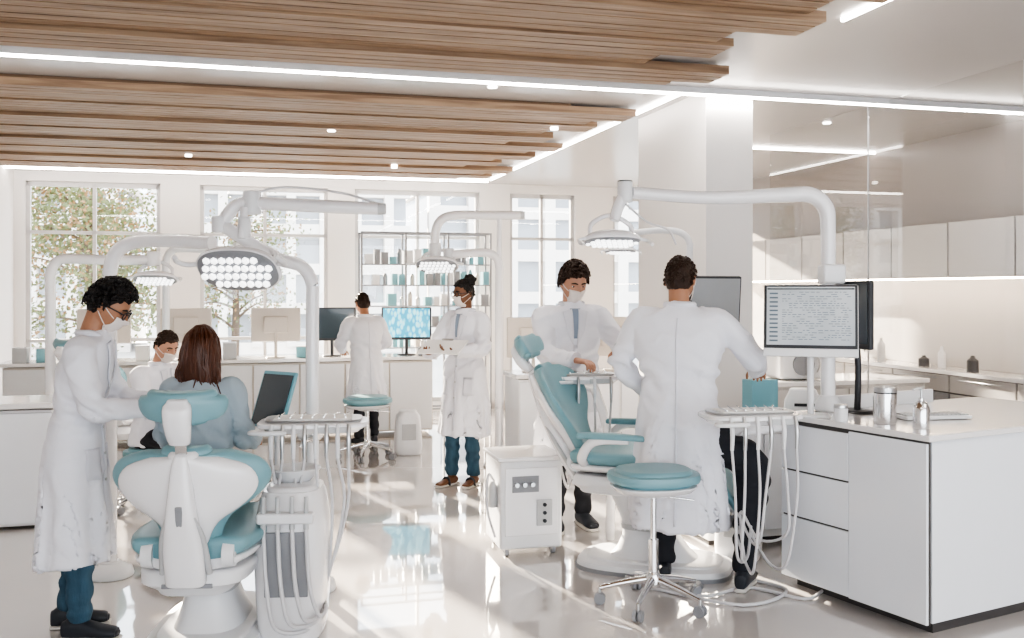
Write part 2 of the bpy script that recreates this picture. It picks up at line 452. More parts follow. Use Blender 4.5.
def hand_geo(s,curl,spread=.1,gap=0):
    rot=M.Rotation(R(-90),3,'X')
    g=[g_loft([(0,0,-.05,.024,.02),(0,0,0,.026,.019),(0,0,.03,.036,.017),(0,0,.07,.042,.015),(0,0,.093,.038,.011)],20,.85,0,rot)]
    for bx,ln,off in ((.030,.072,0),(.010,.080,.1),(-.011,.075,.15),(-.030,.058,.25)):
        p=V((bx*s,.084,0)); a=curl*(.5+off*.3); pts=[p-V((0,.02,0)),p]; side=bx*s*spread*8
        for f,da in ((.45,0),(.31,curl*.9),(.24,curl*.6)):
            a+=da; p=p+V((side*.35,math.cos(a),-math.sin(a))).normalized()*ln*f; pts.append(p)
        g.append(g_tube(pts,[.010,.0098,.0088,.0080,.0066],10,3))
        g.append(g_ell(p,(.0066,.0066,.0066),8,6))
    p=V((.024*s,.018,-.004)); pts=[p-V((.01*s,.01,0)),p]
    for d,l in (((.8*s,.65,-.35),.034),((.45*s,.85,-.5),.030),((.1*s,.9,-.55-curl*.2),.024)):
        p=p+V(d).normalized()*l; pts.append(p)
    g.append(g_tube(pts,[.012,.0135,.0108,.0095,.007],10,3)); g.append(g_ell(p,(.007,.007,.007),8,6))
    return g
def ik(S,W,L1,L2,h):
    d=W-S; L=min(d.length,.995*(L1+L2)); u=d.normalized(); a=(L1*L1-L2*L2+L*L)/(2*L); q=math.sqrt(max(1e-6,L1*L1-a*a))
    hp=(h-u*h.dot(u)).normalized(); return S+u*a+hp*q, S+u*L
def person(name,loc,yaw,H=1.75,fem=False,lean=0.,drop=0.,arms=None,head=(0,0),skin=SKIN1,hair='short',hairm=HAIRB,glasses=False,mask=True,
           coat=COAT,hem=.45,trous=JEAN,shoe=SHOE,feet=((.10,.03),(-.10,-.03)),coatlike=True,sandal=False,bulk=1.,knees=None,curl=.55,hdirs=None,opening=False,rknee=None,sw=None,seed=0,flare=.10):
    P=empty(name,loc,R(yaw),H/1.75)
    sw=sw or (.172 if fem else .192)
    def T(x,y,z): return V((x,y+lean*max(0,z-.95)+ (lean*.5*max(0,z-1.4)),z-drop-.15*lean*lean*max(0,z-.95)))
    wst=.150 if fem else .172; hp=.185 if fem else .182
    base=[(1.505,.060,.062),(1.475,.085,.078),(1.45,sw*.72,.092),(1.415,sw*1.0,.110),(1.35,sw*1.03,.124),(1.25,sw*.98,.130),(1.1,wst*1.02,.116),(1.0,hp,.128),(.9,hp*1.06,.140)]
    if coatlike:
        if drop: hem=.84
        z=.8
        while z>hem+.02: base.append((z,hp*1.06+(.9-z)*.09,.140+(.9-z)*flare)); z-=.1
        base.append((hem,hp*1.06+(.9-hem)*.09,.140+(.9-hem)*flare))
    else: base.append((.86,hp,.13))
    rings=[]
    for z,rx,ry in reversed(base):
        c=T(0,-.012 if z>1.2 else 0,z); rings.append((0,c.y,c.z,rx*bulk,ry*bulk))
    g=[g_loft(rings,36,.92,0,None,2)]
    arms=arms or {}
    W={};E={}
    for sd,sg in (('R',1),('L',-1)):
        S=T(sg*(sw-.012),-.01,1.405)
        wt,hint=arms.get(sd,((sg*.27,.06,.86-drop+0.0),(sg*.3,-1,0)))
        e,w=ik(S,V(wt),.285,.262,V(hint)); E[sd]=e;W[sd]=w
        fd=(w-e).normalized(); ud=(e-S).normalized()
        i0=T(sg*.10,-.01,1.425)
        g.append(g_tube([i0,S+V((sg*.004,0,-.005)),S+ud*.14,e-ud*.02+fd*.01,e+fd*.12,w-fd*.0],[.055,.075,.067,.060,.056,.050],16,5))
    torso=blob('lab_coat' if coatlike else 'top',P,coat,g,.011,4)
    so_=V((seed*3.1,seed*1.7,0))
    for v in torso.data.vertices:
        c=v.co; n=v.normal; z=c.z+drop
        near=min((c-E['R']).length,(c-E['L']).length)
        d=.012*noise.noise(V((c.x*8,c.y*8,c.z*4))+so_)+.011*math.exp(-(near/.13)**2)*math.sin(c.z*85+c.y*60+c.x*30)
        rid=1-abs(noise.noise(V((c.x*6+c.z*3,c.y*6,c.z*4.5))+so_))*2
        d+=.011*max(0,rid)**3
        if z<1.02 and abs(n.z)<.7 and abs(c.x)<.27 :
            a=math.atan2(c.y,c.x); k=min(1,(1.02-z)/.4)
            d+=k*.018*math.sin(a*7+seed+3.5*noise.noise(V((a,z*1.2,1))))
        d+=.008*math.exp(-((z-1.10)/.12)**2)*math.sin(z*60+20*c.x+3*noise.noise(c*6))
        c+=n*d
    tr=bvh(torso)
    if coatlike:
        cp=[]
        for i in range(19):
            a=R(90+22)+R(316)*i/18
            x=.074*math.cos(a); y=.070*math.sin(a); f=max(0,math.sin(a))
            cp.append(T(x,y-.012,1.49-.045*f*f))
        add('collar',P,COAT2,g_tube(cp,[.012]+[.017]*17+[.012],10,2))
        for sg in (1,-1):
            patch('lapel',P,COAT2,tr,[T(sg*.022,.1,1.455),T(sg*.085,.1,1.44),T(sg*.055,.1,1.30),T(sg*.008,.1,1.20)],(0,1,.15),6,10,.008,.005)
            if not drop: patch('pocket',P,COAT2,tr,[T(sg*.07,.1,.93),T(sg*.155,.1,.93),T(sg*.155,.1,.78),T(sg*.07,.1,.78)],(0,1,0),6,6,.005,.004)
        if opening:
            patch('shirt_front',P,SHIRT,tr,[T(-.035,.1,1.46),T(.035,.1,1.46),T(.012,.1,1.26),T(-.012,.1,1.26)],(0,1,.15),6,8,.004,.003)
        patch('placket',P,COAT2,tr,[T(-.014,.1,1.22),T(.014,.1,1.22),T(.014,.1,hem+.05),T(-.014,.1,hem+.05)],(0,1,0),2,24,.003,.003)
        patch('back_seam',P,COAT2,tr,[T(-.004,-.1,1.42),T(.004,-.1,1.42),T(.006,-.1,hem+.04),T(-.006,-.1,hem+.04)],(0,-1,0),2,30,.002,.003)
        for z in (1.15,1.02,.89,.76):
            h=tr.ray_cast(T(.0,.6,z),V((0,-1,0)))[0]
            if h: add('button',P,LGREY,g_cyl(h+V((0,-.002,0)),h+V((0,.008,0)),.008,n=10))
    for sd,sg in (('R',1),('L',-1)):
        fd=(W[sd]-E[sd]).normalized(); w=W[sd]
        add('cuff',P,COAT2 if coatlike else coat,g_tube([w-fd*.03,w+fd*.010],[.0515,.052],18,1))
        hd=fd; up=V((0,0,1))
        if hdirs and sd in hdirs: hd=V(hdirs[sd][0]).normalized(); up=V(hdirs[sd][1])
        z=(up-hd*up.dot(hd)); z=z.normalized() if z.length>.05 else V((sg,0,0)); x=hd.cross(z)
        m=M((x,hd,z)).transposed()
        gg=[xf(q,m.to_4x4()) for q in hand_geo(-sg,curl)]
        gg=[([v+w+fd*.015 for v in q[0]],q[1]) for q in gg]
        blob('hand',P,skin,gg,.0042,2)
    hc=T(0,.012,1.628)+V((0,.03*math.sin(R(head[1])),-.012*math.sin(R(abs(head[1])))))
    hm=M.Translation(hc)@M.Rotation(R(head[0]),4,'Z')@M.Rotation(R(-head[1]),4,'X')
    hs=.98 if fem else 1.04
    hm=hm@M.Scale(hs,4)
    nb=T(0,-.018,1.42)
    g=[xf(HG,hm)]
    for sg in (1,-1):
        g.append(xf(g_ell((sg*.076,-.008,-.006),(.009,.018,.031),12,8,M.Rotation(R(-14),3,'X')@M.Rotation(R(sg*18),3,'Z')),hm))
    hn=hm@V((0,-.022,-.055))
    nr=.048 if fem else .056
    g.append(g_tube([nb,(nb+hn)/2+V((0,-.004,0)),hn],[nr*1.15,nr,nr],18,4))
    hd=blob('head',P,skin,g,.0045,2); ht=bvh(hd)
    fy=hm.to_3x3()@V((0,1,0))
    for sg in (1,-1):
        add('eye',P,EYEW,xf(g_ell((sg*.031,.0645,.004),(.0135,.0125,.0075),12,8),hm))
        add('iris',P,EYED,xf(g_ell((sg*.031,.0725,.003),(.0065,.0055,.0065),10,6),hm))
        add('eyebrow',P,hairm,xf(g_tube([(sg*.012,.091,.024),(sg*.032,.089,.029),(sg*.050,.077,.023)],[.004,.005,.003],6,3),hm))
    if mask:
        patch('face_mask',P,MASK,ht,[hm@V(q) for q in ((-.056,.05,-.016),(.056,.05,-.016),(.036,.05,-.112),(-.036,.05,-.112))],fy,12,10,.010,.003)
        for sg in (1,-1):
            add('mask_loop',P,MASK,xf(g_tube([(sg*.055,.062,-.030),(sg*.074,.025,-.010),(sg*.080,-.012,.012)],.0022,6,3),hm))
            add('mask_loop',P,MASK,xf(g_tube([(sg*.040,.068,-.098),(sg*.066,.02,-.060),(sg*.079,-.018,-.028)],.0022,6,3),hm))
    else:
        add('mouth',P,LIP,xf(g_ell((0,.094,-.066),(.023,.006,.008),14,8),hm))
    if glasses:
        for sg in (1,-1):
            pts=[(sg*.032+.024*math.cos(a),.099-.006*abs(math.cos(a)),.002+.020*math.sin(a)) for a in [2*math.pi*i/12 for i in range(13)]]
            add('glasses_rim',P,DARK,xf(g_tube(pts,.0034,6,2),hm))
            add('glasses_temple',P,DARK,xf(g_tube([(sg*.055,.092,.008),(sg*.079,.05,.010),(sg*.083,-.01,.006)],.003,6,3),hm))
        add('glasses_bridge',P,DARK,xf(g_tube([(-.009,.100,.008),(0,.104,.010),(.009,.100,.008)],.003,6,2),hm))
    if hair=='short': add('hair',P,hairm,[xf(q,hm) for q in [hair_geo(.04,.035,18)]+tufts(160,.014,.005,.03,3)])
    elif hair=='curly': add('hair',P,hairm,[xf(q,hm) for q in [hair_geo(.10,.10,7,.6)]+tufts(420,.030,.0065,.10,5)])
    elif hair=='quiff': add('hair',P,hairm,[xf(q,hm) for q in [hair_geo(.14,.08,9,.4)]+tufts(380,.026,.006,.15,6)])
    elif hair=='bun':
        g=[hair_geo(.05,.05,16)]+tufts(120,.012,.005,.04,8)
        bc_=V((0,-.07,.115)); bn=g_ell(bc_,(.055,.055,.05),24,16)
        bn=([v+(v-bc_).normalized()*.016*noise.noise(v*45) for v in bn[0]],bn[1]); g.append(bn)
        add('hair',P,hairm,[xf(q,hm) for q in g])
    elif hair=='long':
        g=[xf(hair_geo(.10,.05,10),hm)]
        rnd=random.Random(4)
        g.append(xf(g_loft([(0,-.048,-.22,.078,.030),(0,-.055,-.16,.092,.045),(0,-.05,-.08,.094,.062),(0,-.035,0,.088,.075),(0,-.02,.06,.07,.07)],28,1,0,None,3),hm))
        for i in range(190):
            a=R(165+210*rnd.random()); c,s=math.cos(a),math.sin(a)
            l=-.19-.09*rnd.random(); j=lambda q:rnd.gauss(0,q)
            g.append(xf(g_tube([(c*.03,s*.04-.01,.125),(c*.088,s*.092-.012,.04+j(.01)),(c*.098+j(.005),s*.088-.02,-.06),(c*.102+j(.013),s*.068-.025,-.14),(c*.090+j(.022),s*.045-.035+j(.014),l)],[.004,.006,.007,.006,.0025],6,4),hm))
        add('hair',P,hairm,g)
    g=[]
    if drop==0:
        g.append(g_loft([(0,0,.80,.150,.09),(0,0,.9,.155,.10),(0,0,1.0,.145,.10)],24,.9))
        for sg,(fx,fy_) in ((1,feet[0]),(-1,feet[1])):
            hip=V((sg*.080,0,.86)); an=V((fx,fy_,.085)); kn=(hip+an)/2+V((0,.02,0.02)); big=rknee and sg==1
            if big: kn=V(rknee)
            g.append(g_tube([hip,(hip+kn)/2,kn,(kn+an)/2,an],[.09,.102 if big else .078,.098 if big else .066,.075 if big else .062,.056],16,4))
    else:
        zh=.90-drop
        g.append(g_loft([(0,0,zh-.08,.155,.115),(0,0,zh,.165,.12),(0,0,zh+.08,.145,.10)],24,.9))
        for sg in (1,-1):
            hip=V((sg*.09,.02,zh-.02)); kn=V((sg*.11,.44,zh+.03)); an=V((sg*.11,.82,zh-.13)) if not knees else V((sg*.11,knees[0],knees[1]))
            g.append(g_tube([hip,(hip+kn)/2,kn,(kn+an)/2,an],[.095,.085,.068,.06,.05],16,4))
    tro=blob('trousers',P,trous,g,.012,4)
    for v in tro.data.vertices:
        c=v.co; v.co=c+v.normal*(.006*math.sin(c.z*60+3*noise.noise(c*8))+.005*noise.noise(c*14))
    for (fx,fy_),sg in [(feet[0],1),(feet[1],-1)]:
        bz=0
        if drop: 
            fx,fy_=(sg*.11,.86) if not knees else (sg*.11,knees[0]); bz=(.90-drop-.22) if not knees else knees[1]-.085
        rot=M.Translation((fx,fy_,bz))@M.Rotation(R(-sg*9),4,'Z')@M.Rotation(R(-90),4,'X')
        if sandal:
            add('foot',P,skin,xf(g_loft([(0,-.05,-.06,.028,.026),(0,-.05,-.02,.032,.038),(0,-.042,.06,.036,.024),(0,-.033,.13,.042,.014),(0,-.030,.17,.036,.009)],20,.9,.006,None,2),rot))
            add('ankle',P,skin,g_tube([(fx,fy_,.05),(fx,fy_,.14)],[.032,.036],14,1))
            add('sandal_sole',P,SHOES,xf(g_loft([(0,-.012,-.075,.034,.011),(0,-.012,0,.038,.011),(0,-.012,.10,.046,.011),(0,-.012,.18,.038,.011)],20,.8,.006,None,2),rot))
            add('sandal_strap',P,SHOE,xf(g_tube([(-.044,-.012,.07),(-.03,-.062,.065),(0,-.075,.062),(.03,-.062,.065),(.044,-.012,.07)],.010,8,3),rot))
        else:
            add('shoe',P,shoe,xf(g_loft([(0,-.055,-.085,.030,.040),(0,-.062,-.03,.038,.052),(0,-.055,.05,.042,.040),(0,-.045,.11,.049,.030),(0,-.040,.165,.045,.024),(0,-.036,.19,.028,.015)],24,.85,.010,None,2),rot))
            add('shoe_sole',P,SHOES,xf(g_loft([(0,-.011,-.09,.032,.011),(0,-.011,0,.040,.011),(0,-.011,.11,.051,.011),(0,-.011,.195,.036,.011)],24,.8,.008,None,2),rot))
    return P

person('dentist_with_glasses',(-2.10,4.66,0),-80,1.70,lean=.17,arms={'R':((.14,.38,1.13),(.4,-.7,-.9)),'L':((-.10,.40,1.11),(-.5,-.7,-.8))},
       head=(-4,32),skin=SKIN1,hair='curly',glasses=True,hem=.37,feet=((.10,.05),(-.10,-.05)),bulk=.95,curl=.8,seed=1,flare=.09)
person('seated_patient',(-1.56,4.90,0),4,1.66,fem=True,drop=.20,lean=-.03,arms={'R':((.20,.30,.90),(.3,-.5,-.9)),'L':((-.20,.30,.90),(-.3,-.5,-.9))},head=(-14,4),
       skin=SKIN1,hair='long',hairm=HAIRR,mask=False,coat=PSHIRT,coatlike=False,trous=BLACKP,sw=.155)
person('dentist_with_clipboard',(-.40,8.2,0),150,1.74,fem=True,arms={'R':((.14,.33,1.14),(.6,-.5,-.7)),'L':((-.13,.32,1.16),(-.6,-.5,-.7))},head=(-22,4),
       skin=SKIN2,hair='bun',glasses=True,hem=.44,sandal=True,feet=((.10,.05),(-.07,-.03)),opening=True,hdirs={'R':((-.5,.8,.1),(.2,-.2,-1)),'L':((.5,.8,.1),(.2,-.2,-1))},seed=2)
person('dentist_with_mask',(.40,6.75,0),190,1.83,lean=.12,arms={'R':((.06,.40,1.14),(.7,-.5,-.6)),'L':((-.22,.44,1.20),(-.7,-.4,-.6))},head=(10,20),
       skin=SKIN3,hair='quiff',hairm=HAIRD,hem=.45,trous=BLACKP,opening=True,bulk=1.04,curl=.8,seed=3)
person('dentist_from_behind',(.95,5.52,0),-16,1.84,lean=.07,arms={'R':((.40,.34,1.13),(.8,-.5,-.7)),'L':((-.20,.18,1.00),(-1,-.6,-.3))},head=(-12,10),
       skin=SKIN1,hair='short',hairm=HAIRD,hem=.30,trous=BLACKP,bulk=1.12,sw=.215,rknee=(.38,.04,.62),feet=((.34,-.06),(-.08,.0)),seed=4)
person('dentist_at_desk',(-1.55,10.35,0),28,1.62,lean=.16,arms={'R':((.20,.36,1.10),(.7,-.6,-.5)),'L':((-.16,.40,1.08),(-.7,-.6,-.5))},head=(10,10),
       skin=SKIN1,hair='short',hairm=HAIRD,hem=.5,trous=BLACKP,seed=5)
person('seated_clinician_with_mask',(-2.72,7.35,0),-115,1.66,drop=.33,lean=.15,arms={'R':((.12,.40,.80),(.6,-.6,-.5)),'L':((-.12,.42,.80),(-.6,-.6,-.5))},head=(-10,22),
       skin=SKIN3,hair='short',hairm=HAIRD,trous=BLACKP,knees=(.46,.10),seed=6)

# ------------------------------------------------------------------ equipment
RX=M.Rotation(R(-90),4,'X')
def dental_chair(loc,yaw,recl,sb=1.,dz=0.,leg=0.,arm=True,hr=.60,bw=1.,ls=1.):
    P=empty('dental_chair',loc,R(yaw))
    add('base_plate',P,WHITE2,g_loft([(0,.18,0,.27,.46),(0,.18,.05,.26,.45),(0,.18,.075,.22,.40)],40,.6,.012))
    add('base_trim',P,GREY,g_loft([(0,.18,.0,.275,.465),(0,.18,.022,.275,.465)],40,.6))
    add('pedestal',P,WHITE2,g_loft([(0,.18,.06,.17,.27),(0,.17,.14,.14,.20),(0,.15,.26,.115,.16),(0,.13,.40+dz,.15,.24)],36,.7,0,None,4))
    add('pedestal_band',P,LGREY,g_loft([(0,.155,.235,.125,.172),(0,.152,.265,.124,.17)],36,.7))
    add('chassis',P,WHITE2,g_loft([(0,.06,.34+dz,.17,.32),(0,.08,.40+dz,.24,.38),(0,.10,.46+dz,.25,.38)],36,.45,.02))
    add('chassis_slot',P,GREY,g_box((0,-.29,.40+dz),(.22,.02,.02)),bev=.004)
    Tm=M.Translation((0,0,.53+dz))@RX
    prof=[(-.28,.25,0),(-.1,.29,0),(.12,.285,0),(.34,.25,-.005),(.5,.215,.01),(.5+.25*ls,.19,.05+leg),(.5+.48*ls,.17,.10+leg*2),(.5+.62*ls,.13,.13+leg*2.5)]
    add('seat_shell',P,WHITE,g_loft([(0,y+.045,s,w-.02,.03,-.03) for s,w,y in prof],40,.7,.02,Tm,3))
    add('seat_cushion',P,AQUA,g_loft([(0,y-.012,s,w,.055,-.035) for s,w,y in prof],40,.72,.03,Tm,3))
    Bm=M.Translation((0,-.22,.53+dz))@M.Rotation(R(recl),4,'X')
    pb=[(0,.13),(.10,.135),(.20,.18),(.28,.275),(.36,.335),(.44,.345),(.52,.30),(.58,.19),(.62,.11)]
    pb=[(s,w*bw) for s,w in pb]
    add('back_shell',P,WHITE,g_loft([(0,-.055,s*sb,w-.045,.035,.07*(w/.33)) for s,w in pb],44,.75,.02,Bm,3))
    add('back_cushion',P,AQUA,g_loft([(0,-.006,s*sb+.01,w,.040,.085*(w/.33)) for s,w in pb],44,.72,.028,Bm,3))
    add('back_spine',P,WHITE,g_loft([(0,-.11,-.10,.085,.045),(0,-.115,.1*sb,.085,.045),(0,-.115,.3*sb,.065,.04),(0,-.09,.5*sb,.045,.032),(0,-.075,.62*sb,.03,.02)],28,.65,.015,Bm,3))
    add('back_spine_slot',P,GREY,xf(g_box((0,-.152,.26*sb),(.03,.012,.20*sb)),Bm),bev=.005)
    for q in (1,-1):
        add('back_strut',P,LGREY,xf(g_tube([(q*.10,-.10,-.05),(q*.085,-.120,.16*sb),(q*.05,-.135,.30*sb)],[.014,.013,.010],10,3),Bm))
    for sg in (1,-1):
        add('hinge_cover',P,WHITE2,xf(g_cyl((sg*.15,-.05,0),(sg*.20,-.05,0),.060,.055,28),M.Translation((0,-.20,.53+dz))))
        add('hinge_cap',P,LGREY,xf(g_cyl((sg*.199,-.05,0),(sg*.206,-.05,0),.030,.030,20),M.Translation((0,-.20,.53+dz))))
        if arm:
            add('armrest_frame',P,WHITE,g_tube([(sg*.20,-.18,.52+dz),(sg*.31,-.18,.58+dz),(sg*.335,-.10,.68+dz),(sg*.335,.10,.695+dz)],[.028,.03,.028,.022],12,5))
            add('armrest_pad',P,AQUA,g_loft([(sg*.335,-.71-dz,-.20,.035,.018),(sg*.335,-.715-dz,0,.04,.02),(sg*.335,-.71-dz,.20,.034,.016)],20,.7,.012,RX,2))
    s0=hr*sb
    add('headrest_stem',P,CHROME,xf(g_box((0,-.06,s0),(.05,.012,.26)),Bm),bev=.004)
    add('headrest_bracket',P,WHITE,xf(g_loft([(0,-.075,s0+.0,.045,.025),(0,-.09,s0+.08,.055,.035),(0,-.085,s0+.16,.06,.035),(0,-.07,s0+.20,.045,.02)],24,.7,.012,None,3),Bm))
    add('headrest_pad',P,AQUA,xf(g_loft([(0,-.03,s0+.07,.11,.035,.03),(0,-.03,s0+.11,.175,.042,.045),(0,-.03,s0+.17,.190,.042,.05),(0,-.03,s0+.22,.15,.038,.04)],36,.75,.025,None,3),Bm))
    add('foot_pedal',P,GREY,g_loft([(.34,.45,0,.09,.07),(.34,.45,.03,.08,.06)],24,.8,.008))
    return P
dental_chair((-1.43,4.52,0),3,12,.78,-.04,.02,arm=False,hr=.68,bw=1.0)
dental_chair((.68,5.85,0),-110,30,1.02,.10,.10,arm=True,hr=.62,ls=.45)
dental_chair((-3.25,8.4,0),-30,35,1.,.05,.0)

def lamp_head(P,c,s,pitch,rz):
    m=M.Translation(c)@M.Rotation(R(rz),4,'Z')@M.Rotation(R(-pitch),4,'X')@M.Scale(s,4)
    add('lamp_shell',P,WHITE,xf(g_loft([(0,0,-.01,.225,.13,0),(0,0,.02,.22,.125),(0,0,.055,.16,.09),(0,0,.075,.08,.05)],40,.8,.008,None,3),m))
    add('lamp_bezel',P,GREY,xf(g_loft([(0,0,-.022,.205,.112),(0,0,-.008,.218,.125)],40,.8),m))
    g=[]
    for i in range(-4,5):
        for j in (-1.5,-.5,.5,1.5):
            if abs(i)==4 and abs(j)>1: continue
            cx,cy=i*.043+(.011 if j in(-.5,1.5) else -.011),j*.048
            g.append(xf(g_cyl((cx,cy,-.034),(cx,cy,-.018),.017,.020,6),m))
    add('lamp_lenses',P,LENS,g,smooth=False)
    for sg in (1,-1):
        add('lamp_handle',P,WHITE2,xf(g_tube([(sg*.20,-.03,.01),(sg*.27,-.04,-.01),(sg*.285,-.09,-.05),(sg*.27,-.13,-.07)],[.012,.013,.014,.012],10,4),m))
    add('lamp_yoke',P,WHITE,xf(g_tube([(-.17,0,.03),(-.15,0,.13),(0,.0,.20),(.15,0,.13),(.17,0,.03)],.018,12,5),m))
    return m
def joint(P,c,r=.045,h=.09,mt=None):
    c=V(c); add('arm_joint',P,mt or WHITE2,g_loft([(c.x,c.y,c.z-h/2,r,r),(c.x,c.y,c.z+h/2,r,r)],24,1,.012))
L=empty('dental_operating_light',(-1.10,5.35,0))
def l(x,y,z): return V((x+1.10,y-5.35,z))
add('post_foot',L,WHITE2,g_loft([(0,0,0,.13,.13),(0,0,.05,.12,.12),(0,0,.09,.06,.06)],28,.9,.01))
add('post',L,WHITE,g_tube([l(-1.10,5.35,.05),l(-1.10,5.35,1.5),l(-1.10,5.35,1.68),l(-1.16,5.35,1.78),l(-1.28,5.34,1.82),l(-1.42,5.32,1.90),l(-1.58,5.32,2.0)],.036,20,6))
joint(L,l(-1.60,5.32,2.01)); 
add('upper_arm',L,WHITE,g_tube([l(-1.44,5.34,2.13),l(-1.0,5.36,2.11),l(-.73,5.38,2.10)],[.037,.037,.034],18,5))
add('arm_neck',L,WHITE,g_tube([l(-1.60,5.32,2.0),l(-1.52,5.33,2.11),l(-1.42,5.34,2.13)],.036,16,5))
joint(L,l(-1.43,5.34,2.13),.05,.13)
add('arm_end_cap',L,LGREY,g_cyl(l(-.74,5.38,2.10),l(-.70,5.38,2.10),.036,.03))
add('upper_hose',L,HOSE,g_tube([l(-.75,5.38,2.13),l(-.95,5.4,2.19),l(-1.25,5.38,2.22),l(-1.43,5.34,2.18)],.007,8,5))
joint(L,l(-1.46,5.30,1.99),.035,.12)
add('lamp_drop',L,WHITE,g_tube([l(-1.46,5.30,2.1),l(-1.47,5.28,1.93)],.022,12,1))
lamp_head(L,l(-1.47,5.22,1.76),1.08,52,-14)
L2=empty('dental_unit_arm',(-2.32,5.6,0))
add('post_foot',L2,WHITE2,g_loft([(0,0,0,.13,.13),(0,0,.05,.12,.12),(0,0,.09,.06,.06)],28,.9,.01))
add('post',L2,WHITE,g_tube([(0,0,.05),(0,0,1.55),(.0,0,1.74),(.04,0,1.87),(.16,0,1.93),(.40,-.1,1.93),(.66,-.22,1.91)],.040,20,6))
Mr=empty('dental_operating_light',(-.12,9.1,0))
add('post_foot',Mr,WHITE2,g_loft([(0,0,0,.15,.15),(0,0,.05,.13,.13),(0,0,.09,.06,.06)],28,.9,.01))
add('post',Mr,WHITE,g_tube([(0,0,.05),(0,0,1.6),(0,0,1.88),(-.06,0,1.98),(-.18,0,2.0),(-.45,0,1.98)],.04,18,6))
add('upper_arm',Mr,WHITE,g_tube([(-.60,0,2.0),(-.60,0,2.18),(-.55,0,2.30),(-.42,0,2.35),(-.1,0,2.35),(.20,0,2.35)],.042,18,6))
add('arm_end_cap',Mr,LGREY,g_cyl((.2,0,2.35),(.24,0,2.35),.043,.035))
add('riser',Mr,WHITE,g_cyl((0,0,1.9),(0,0,2.34),.024))
joint(Mr,(-.60,0,2.02),.055,.14); joint(Mr,(-.47,0,1.99),.05,.1)
lamp_head(Mr,V((-.58,-.03,1.88)),.9,35,-8)
def small_rig(x,y,r,s,zt=1.91,reach=.85):
    Fl=empty('dental_operating_light',(x,y,0))
    add('post_foot',Fl,WHITE2,g_loft([(0,0,0,.15,.15),(0,0,.05,.13,.13),(0,0,.09,.06,.06)],28,.9,.01))
    add('post',Fl,WHITE,g_tube([(0,0,.05),(0,0,1.55),(0,0,zt-.13),(.06,0,zt-.02),(.18,0,zt),(.55*reach,0,zt-.01),(reach,0,zt-.01)],r,18,6))
    joint(Fl,(reach+.01,0,zt),.055,.12); lamp_head(Fl,V((reach+.03,-.02,zt-.17)),s,24,5)
small_rig(-3.85,8.1,.042,.8)
small_rig(-3.35,9.4,.035,.7,2.05,.7)

Rr=empty('dental_operating_light',(1.80,5.53,.962))
def r_(x,y,z): return V((x-1.80,y-5.53,z-.962))
add('post_collar',Rr,WHITE2,g_loft([(0,0,0,.075,.075),(0,0,.05,.07,.07),(0,0,.09,.05,.05)],24,1,.01))
add('post',Rr,WHITE,g_tube([r_(1.80,5.53,.98),r_(1.80,5.53,1.6),r_(1.80,5.53,1.98),r_(1.785,5.53,2.12),r_(1.70,5.53,2.19),r_(1.55,5.52,2.19),r_(1.1,5.42,2.165),r_(.66,5.34,2.185)],[.04,.04,.042,.046,.046,.043,.036,.034],20,6))
add('post_box',Rr,WHITE2,g_box(r_(1.81,5.50,1.74),(.13,.12,.11)),bev=.015)
joint(Rr,r_(.62,5.33,2.19),.042,.12); add('joint_cap',Rr,DARK,g_cyl(r_(.62,5.33,2.235),r_(.62,5.33,2.25),.040))
add('drop_arm',Rr,WHITE,g_tube([r_(.62,5.33,2.18),r_(.58,5.32,2.10),r_(.56,5.31,2.03)],[.034,.032,.028],14,4))
lamp_head(Rr,r_(.545,5.30,1.92),.72,14,14)
add('lamp_cable',Rr,HOSE,g_tube([r_(.62,5.30,2.12),r_(.74,5.3,2.02),r_(.85,5.3,1.98),r_(.90,5.33,1.90)],.006,8,5))
Sb=empty('dental_operating_light',(1.28,7.0,0))
add('post_foot',Sb,WHITE2,g_loft([(0,0,0,.13,.13),(0,0,.05,.12,.12),(0,0,.09,.06,.06)],28,.9,.01))
add('post',Sb,WHITE2,g_tube([(0,0,.05),(0,0,1.8),(0,0,1.98),(-.06,0,2.06),(-.2,0,2.08),(-.42,0,2.06)],.024,14,6))
lamp_head(Sb,V((-.50,0,1.93)),.5,10,0)

